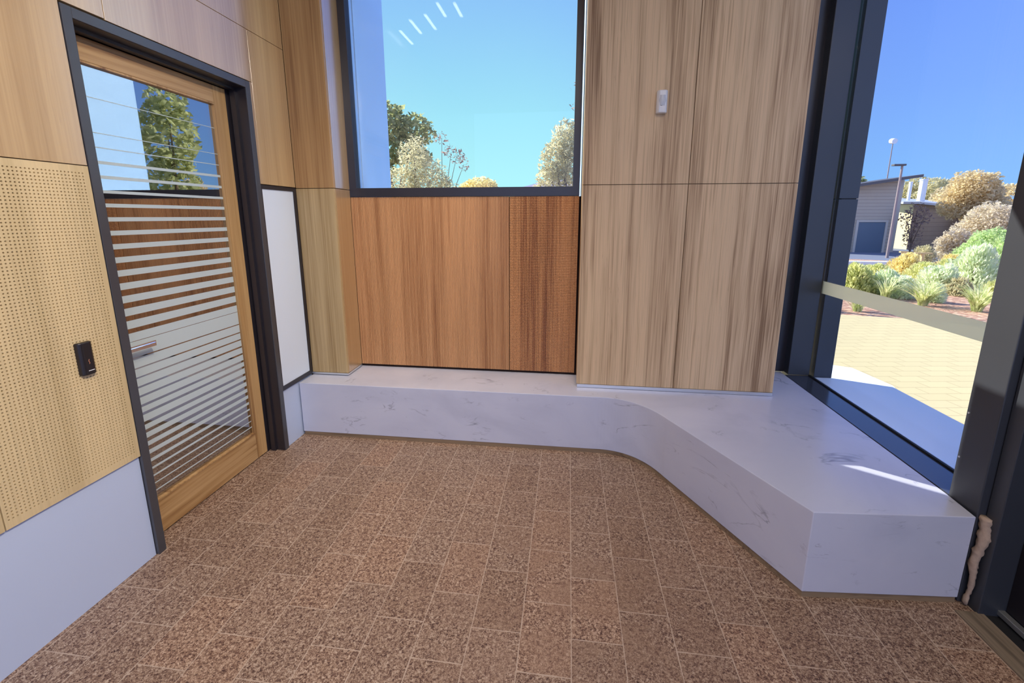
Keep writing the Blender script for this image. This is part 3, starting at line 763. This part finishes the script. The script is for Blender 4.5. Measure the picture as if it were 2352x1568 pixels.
# brown building
bb = thing('boarded_building', 'brown boarded building with a pale metal roof behind the lamp post', 'building', (23, 33, GZ))
A = at(2100, 470, 33); Bp = at(2214, 500, 36)
mb = MB(); mb.v += [(A.x, 33, GZ), (Bp.x+3, 36.5, GZ), (Bp.x+3, 36.5, 1.9), (A.x, 33, 2.45), (A.x, 42, GZ), (A.x, 42, 2.45)]
mb.f += [(0, 1, 2, 3), (4, 0, 3, 5)]; mb.build('boarded_wall', 'brown_boards', bb)
C_ = at(2068, 470, 33.6); xl_ = 34.3*C_.x/33.6; MB().prism([(A.x-.02, 32.98), (A.x-.02, 34.4), (xl_+.2, 34.5), (xl_, 34.3)], GZ, 2.40).build('cream_wall', 'cream_wall', bb)
mb = MB(); mb.v += [(C_.x-.5, 32.6, 2.42), (A.x, 32.6, 2.42), (Bp.x+3.2, 36.1, 1.86), (Bp.x+3.2, 44, 2.9), (C_.x-.5, 44, 3.6), (C_.x-.5, 32.6, 2.56), (A.x, 32.6, 2.56), (Bp.x+3.2, 36.1, 2.0), (Bp.x+3.2, 44, 3.04), (C_.x-.5, 44, 3.74)]
mb.f += [(0, 1, 2, 3, 4), (5, 6, 7, 8, 9), (0, 1, 6, 5), (1, 2, 7, 6), (2, 3, 8, 7), (3, 4, 9, 8), (4, 0, 5, 9)]
mb.build('roof', 'roof_metal', bb)
for px_, pt, pb_, r, lab in ((2084, 420, 470, .10, 'slim white flue standing on the pale roof, left of the thicker one'), (2114, 414, 462, .22, 'thick white flue standing on the pale roof')):
    b_ = at(px_, pb_, 35); tp = at(px_, pt, 35)
    t = thing('roof_flue', lab, 'flue', b_, 'white flues on the pale roof'); MB().tube(b_, (b_.x, b_.y, tp.z), r, n=14).build('pipe', 'white_steel', t)
    MB().tube((b_.x, b_.y, tp.z), (b_.x, b_.y, tp.z+.08), r*1.15, n=14).build('cap', 'white_steel', t)

# lamp posts
b_ = at(2037, 592, 26); tp = at(2066, 380, 26)
t = thing('street_lamp', 'slim lamp post with a flat head in front of the shed', 'street lamp', (b_.x, 26, GZ))
MB().tube((b_.x, 26, GZ), (b_.x, 26, tp.z), .075, .05).build('pole', 'pole_grey', t)
MB().box(b_.x-.45, b_.x+.12, 25.88, 26.12, tp.z-.02, tp.z+.07).build('lamp_head', 'roof_dark', t, bevel=.01)
b_ = at(2036, 420, 60); tp = at(2048, 325, 60)
t = thing('street_lamp', 'distant tall lamp post with a round sunlit head above the shed roof', 'street lamp', (b_.x, 60, GZ))
MB().tube((b_.x, 60, GZ), (b_.x, 60, tp.z), .09, .05).build('pole', 'pole_grey', t)
MB().tube((b_.x, 59.7, tp.z), (b_.x, 60.3, tp.z+.1), .30, n=20).build('lamp_head', 'white_steel', t)

# T posts
for i, (px_, pt, pb_, w, lab) in enumerate(((2112, 583, 606, 16, 'yellowish T shaped post in the garden, right of the golden shrub'), (2068, 580, 602, 7, 'smaller yellowish T shaped post behind the golden shrub'))):
    g = ground(px_, pb_+20); tp = at(px_, pt, g.y)
    t = thing('garden_post', lab, 'post', g, 'T shaped garden posts')
    MB().box(g.x-.04, g.x+.04, g.y-.04, g.y+.04, g.z-.05, tp.z).build('upright', 'post_wood', t)
    k = g.y/1005*w; MB().box(g.x-k, g.x+k, g.y-.05, g.y+.05, tp.z, tp.z+.05).build('crossbar', 'post_wood', t)

# trees through the side window
def far_tree(px_, top, wpx, Y, mat_, n, size, seed, label, base_py=None, name='garden_tree', lob=None, asp=.45, tr_r=.14, group='trees beyond the garden'):
    c = at(px_, top, Y); k = Y/math.cos(.2)/1005.5*1.05
    gzv = GZ; H_ = c.z-gzv; rr = wpx*k/2
    rnd = random.Random(seed)
    lobes = lob
    if lob is None:
        lobes = [(0, 0, H_-rr*.78, rr*.72, rr*.72, rr*.72), (-rr*.45, .2, H_-rr*1.25, rr*.6, rr*.6, rr*.6), (rr*.45, -.2, H_-rr*1.2, rr*.6, rr*.6, rr*.62), (0, .2, H_-rr*1.9, rr*.8, rr*.7, rr*.7)]
        if H_ > rr*3: lobes.append((0, 0, H_*.35, rr*.7, rr*.6, H_*.3))
    return tree(name, label, 'tree', (c.x, Y, gzv), lobes, mat_, n, size, seed, tr_r, group, asp)
far_tree(2246, 390, 118, 30, 'leaf_gold', 16000, .10, 61, 'large golden olive tree, the tallest behind the garden', lob=[(-.05, 0, 3.68, 1.2, 1.2, 1.15), (.75, 0, 2.6, 1.1, 1.1, 1.1), (-.72, .2, 2.8, .85, .8, .75), (.95, 0, 1.3, 1.2, 1., 1.1)])
far_tree(2330, 412, 120, 33, 'leaf_gold', 11000, .12, 62, 'golden olive tree at the right, cut by the dark post')
far_tree(2158, 404, 72, 46, 'leaf_olive', 8000, .14, 63, 'olive tree behind the pale roof')
far_tree(2110, 402, 60, 50, 'leaf_olive', 6000, .14, 64, 'olive tree behind the two white flues')
far_tree(2195, 420, 90, 39, 'leaf_gold', 8000, .14, 65, 'golden tree filling the gap behind the largest one')
far_tree(2286, 458, 104, 26, 'leaf_greyish', 12000, .085, 66, 'grey leaved tree in front of the golden ones')
far_tree(2200, 520, 52, 25, 'leaf_greyish', 3200, .075, 67, 'small grey leaved tree in front of the brown wall', tr_r=.06)
far_tree(2282, 520, 92, 20, 'leaf_lime', 9000, .07, 68, 'bright green tree next to the dark post', tr_r=.08)
far_tree(2110, 462, 46, 29, 'leaf_purple', 650, .08, 69, 'small dark reddish tree in front of the cream wall', tr_r=.06)
far_tree(1972, 402, 40, 48, 'leaf_dark', 1500, .2, 70, 'dark tree top showing over the shed roof beside the metal column')

# trees through the recess window
T2 = 'trees seen through the recess window'
def wtree(px_, top, Y, lobes, mat_, n, size, seed, label, **k):
    c = at(px_, top, Y); H_ = c.z+.3
    return tree('garden_tree', label, 'tree', (c.x, Y, -.3), [(a, b, H_+z, d, e, f) for a, b, z, d, e, f in lobes], mat_, n, size, seed, k.get('r', .12), T2, k.get('asp', .45))
s_ = 12/1005.5*1.05
wtree(900, 232, 14.6, [tuple(v*1.21 for v in l_) for l_ in ((-.3, 0, -.55, .75, .6, .55), (.55, .1, -.75, .55, .5, .42), (.2, .2, -1.25, .5, .5, .36), (-.5, 0, -1.6, .55, .6, .45), (.75, 0, -1.45, .32, .3, .26))], 'leaf_dark', 2500, .10, 81, 'dark broadleaf tree beside the left window fin', asp=.6)
wtree(950, 312, 10.5, [(0, 0, -.55, .38, .4, .55), (.35, 0, -1.0, .5, .5, .5), (-.4, 0, -1.15, .5, .5, .45), (.75, .1, -1.35, .35, .4, .35), (0, 0, -1.7, 1.0, .6, .5)], 'leaf_olive', 9000, .05, 82, 'dense olive bush in front of the dark broadleaf tree', asp=.3)
wtree(1010, 305, 12, [(.05, 0, -.15, .2, .2, .16), (.45, 0, -.6, .22, .2, .2), (.62, .1, -.8, .16, .2, .2), (.3, 0, -.5, .25, .2, .2)], 'leaf_purple', 170, .06, 83, 'sparse twiggy branches right of the olive bush', r=.03, asp=.3)
wtree(1103, 405, 18, [(0, 0, -.45, .75, .6, .42), (-.55, 0, -.65, .6, .5, .35), (.5, 0, -.65, .45, .5, .3)], 'leaf_yellow', 3600, .07, 84, 'yellow green bush top in the middle of the window', asp=.4)
wtree(1302, 262, 11, [(0, 0, -.6, .36, .4, .5), (-.22, 0, -1.05, .42, .4, .5), (-.32, .1, -1.5, .42, .4, .4), (.3, 0, -1.1, .5, .5, .9)], 'leaf_olive', 5200, .07, 85, 'shaggy olive tree at the right side of the window', asp=.25)
wtree(1322, 186, 11, [(0, 0, -.12, .12, .15, .12), (0, 0, -.5, .13, .15, .12), (.5, .3, -.3, .45, .3, .5)], 'leaf_purple', 200, .05, 86, 'thin dark twigs above the shaggy tree', r=.02, asp=.4)
tree('garden_tree', 'slender tree at the paving edge behind the pier, mirrored in the door glass', 'tree', (4.1, 8.5, -.1), [(0, 0, 3.3, .55, .55, .75), (.1, .1, 2.3, .5, .5, .7), (-.1, 0, 4.0, .4, .4, .45)], 'leaf_green', 1500, .09, 87, .06, None, .5)
rf = thing('distant_roof', 'low pale roof just above the window sill', 'building', (.6, 24, 0))
a = at(1165, 434, 24); b = at(1262, 413, 24)
mb = MB(); mb.v += [(a.x, 24, a.z-.1), (b.x+1.2, 24, a.z-.1), (b.x+1.2, 24, b.z), (b.x, 24, b.z), (a.x, 28, a.z-.1), (b.x+1.2, 28, a.z-.1), (b.x+1.2, 28, b.z), (b.x, 28, b.z)]
mb.f += [(0, 1, 2, 3), (4, 5, 6, 7), (0, 3, 7, 4), (3, 2, 6, 7), (1, 2, 6, 5)]; mb.build('roof', 'white_steel', rf)
MB().box(a.x+.4, b.x+1.0, 24.2, 27.8, -.3, a.z-.1).build('wall', 'shed_side', rf)
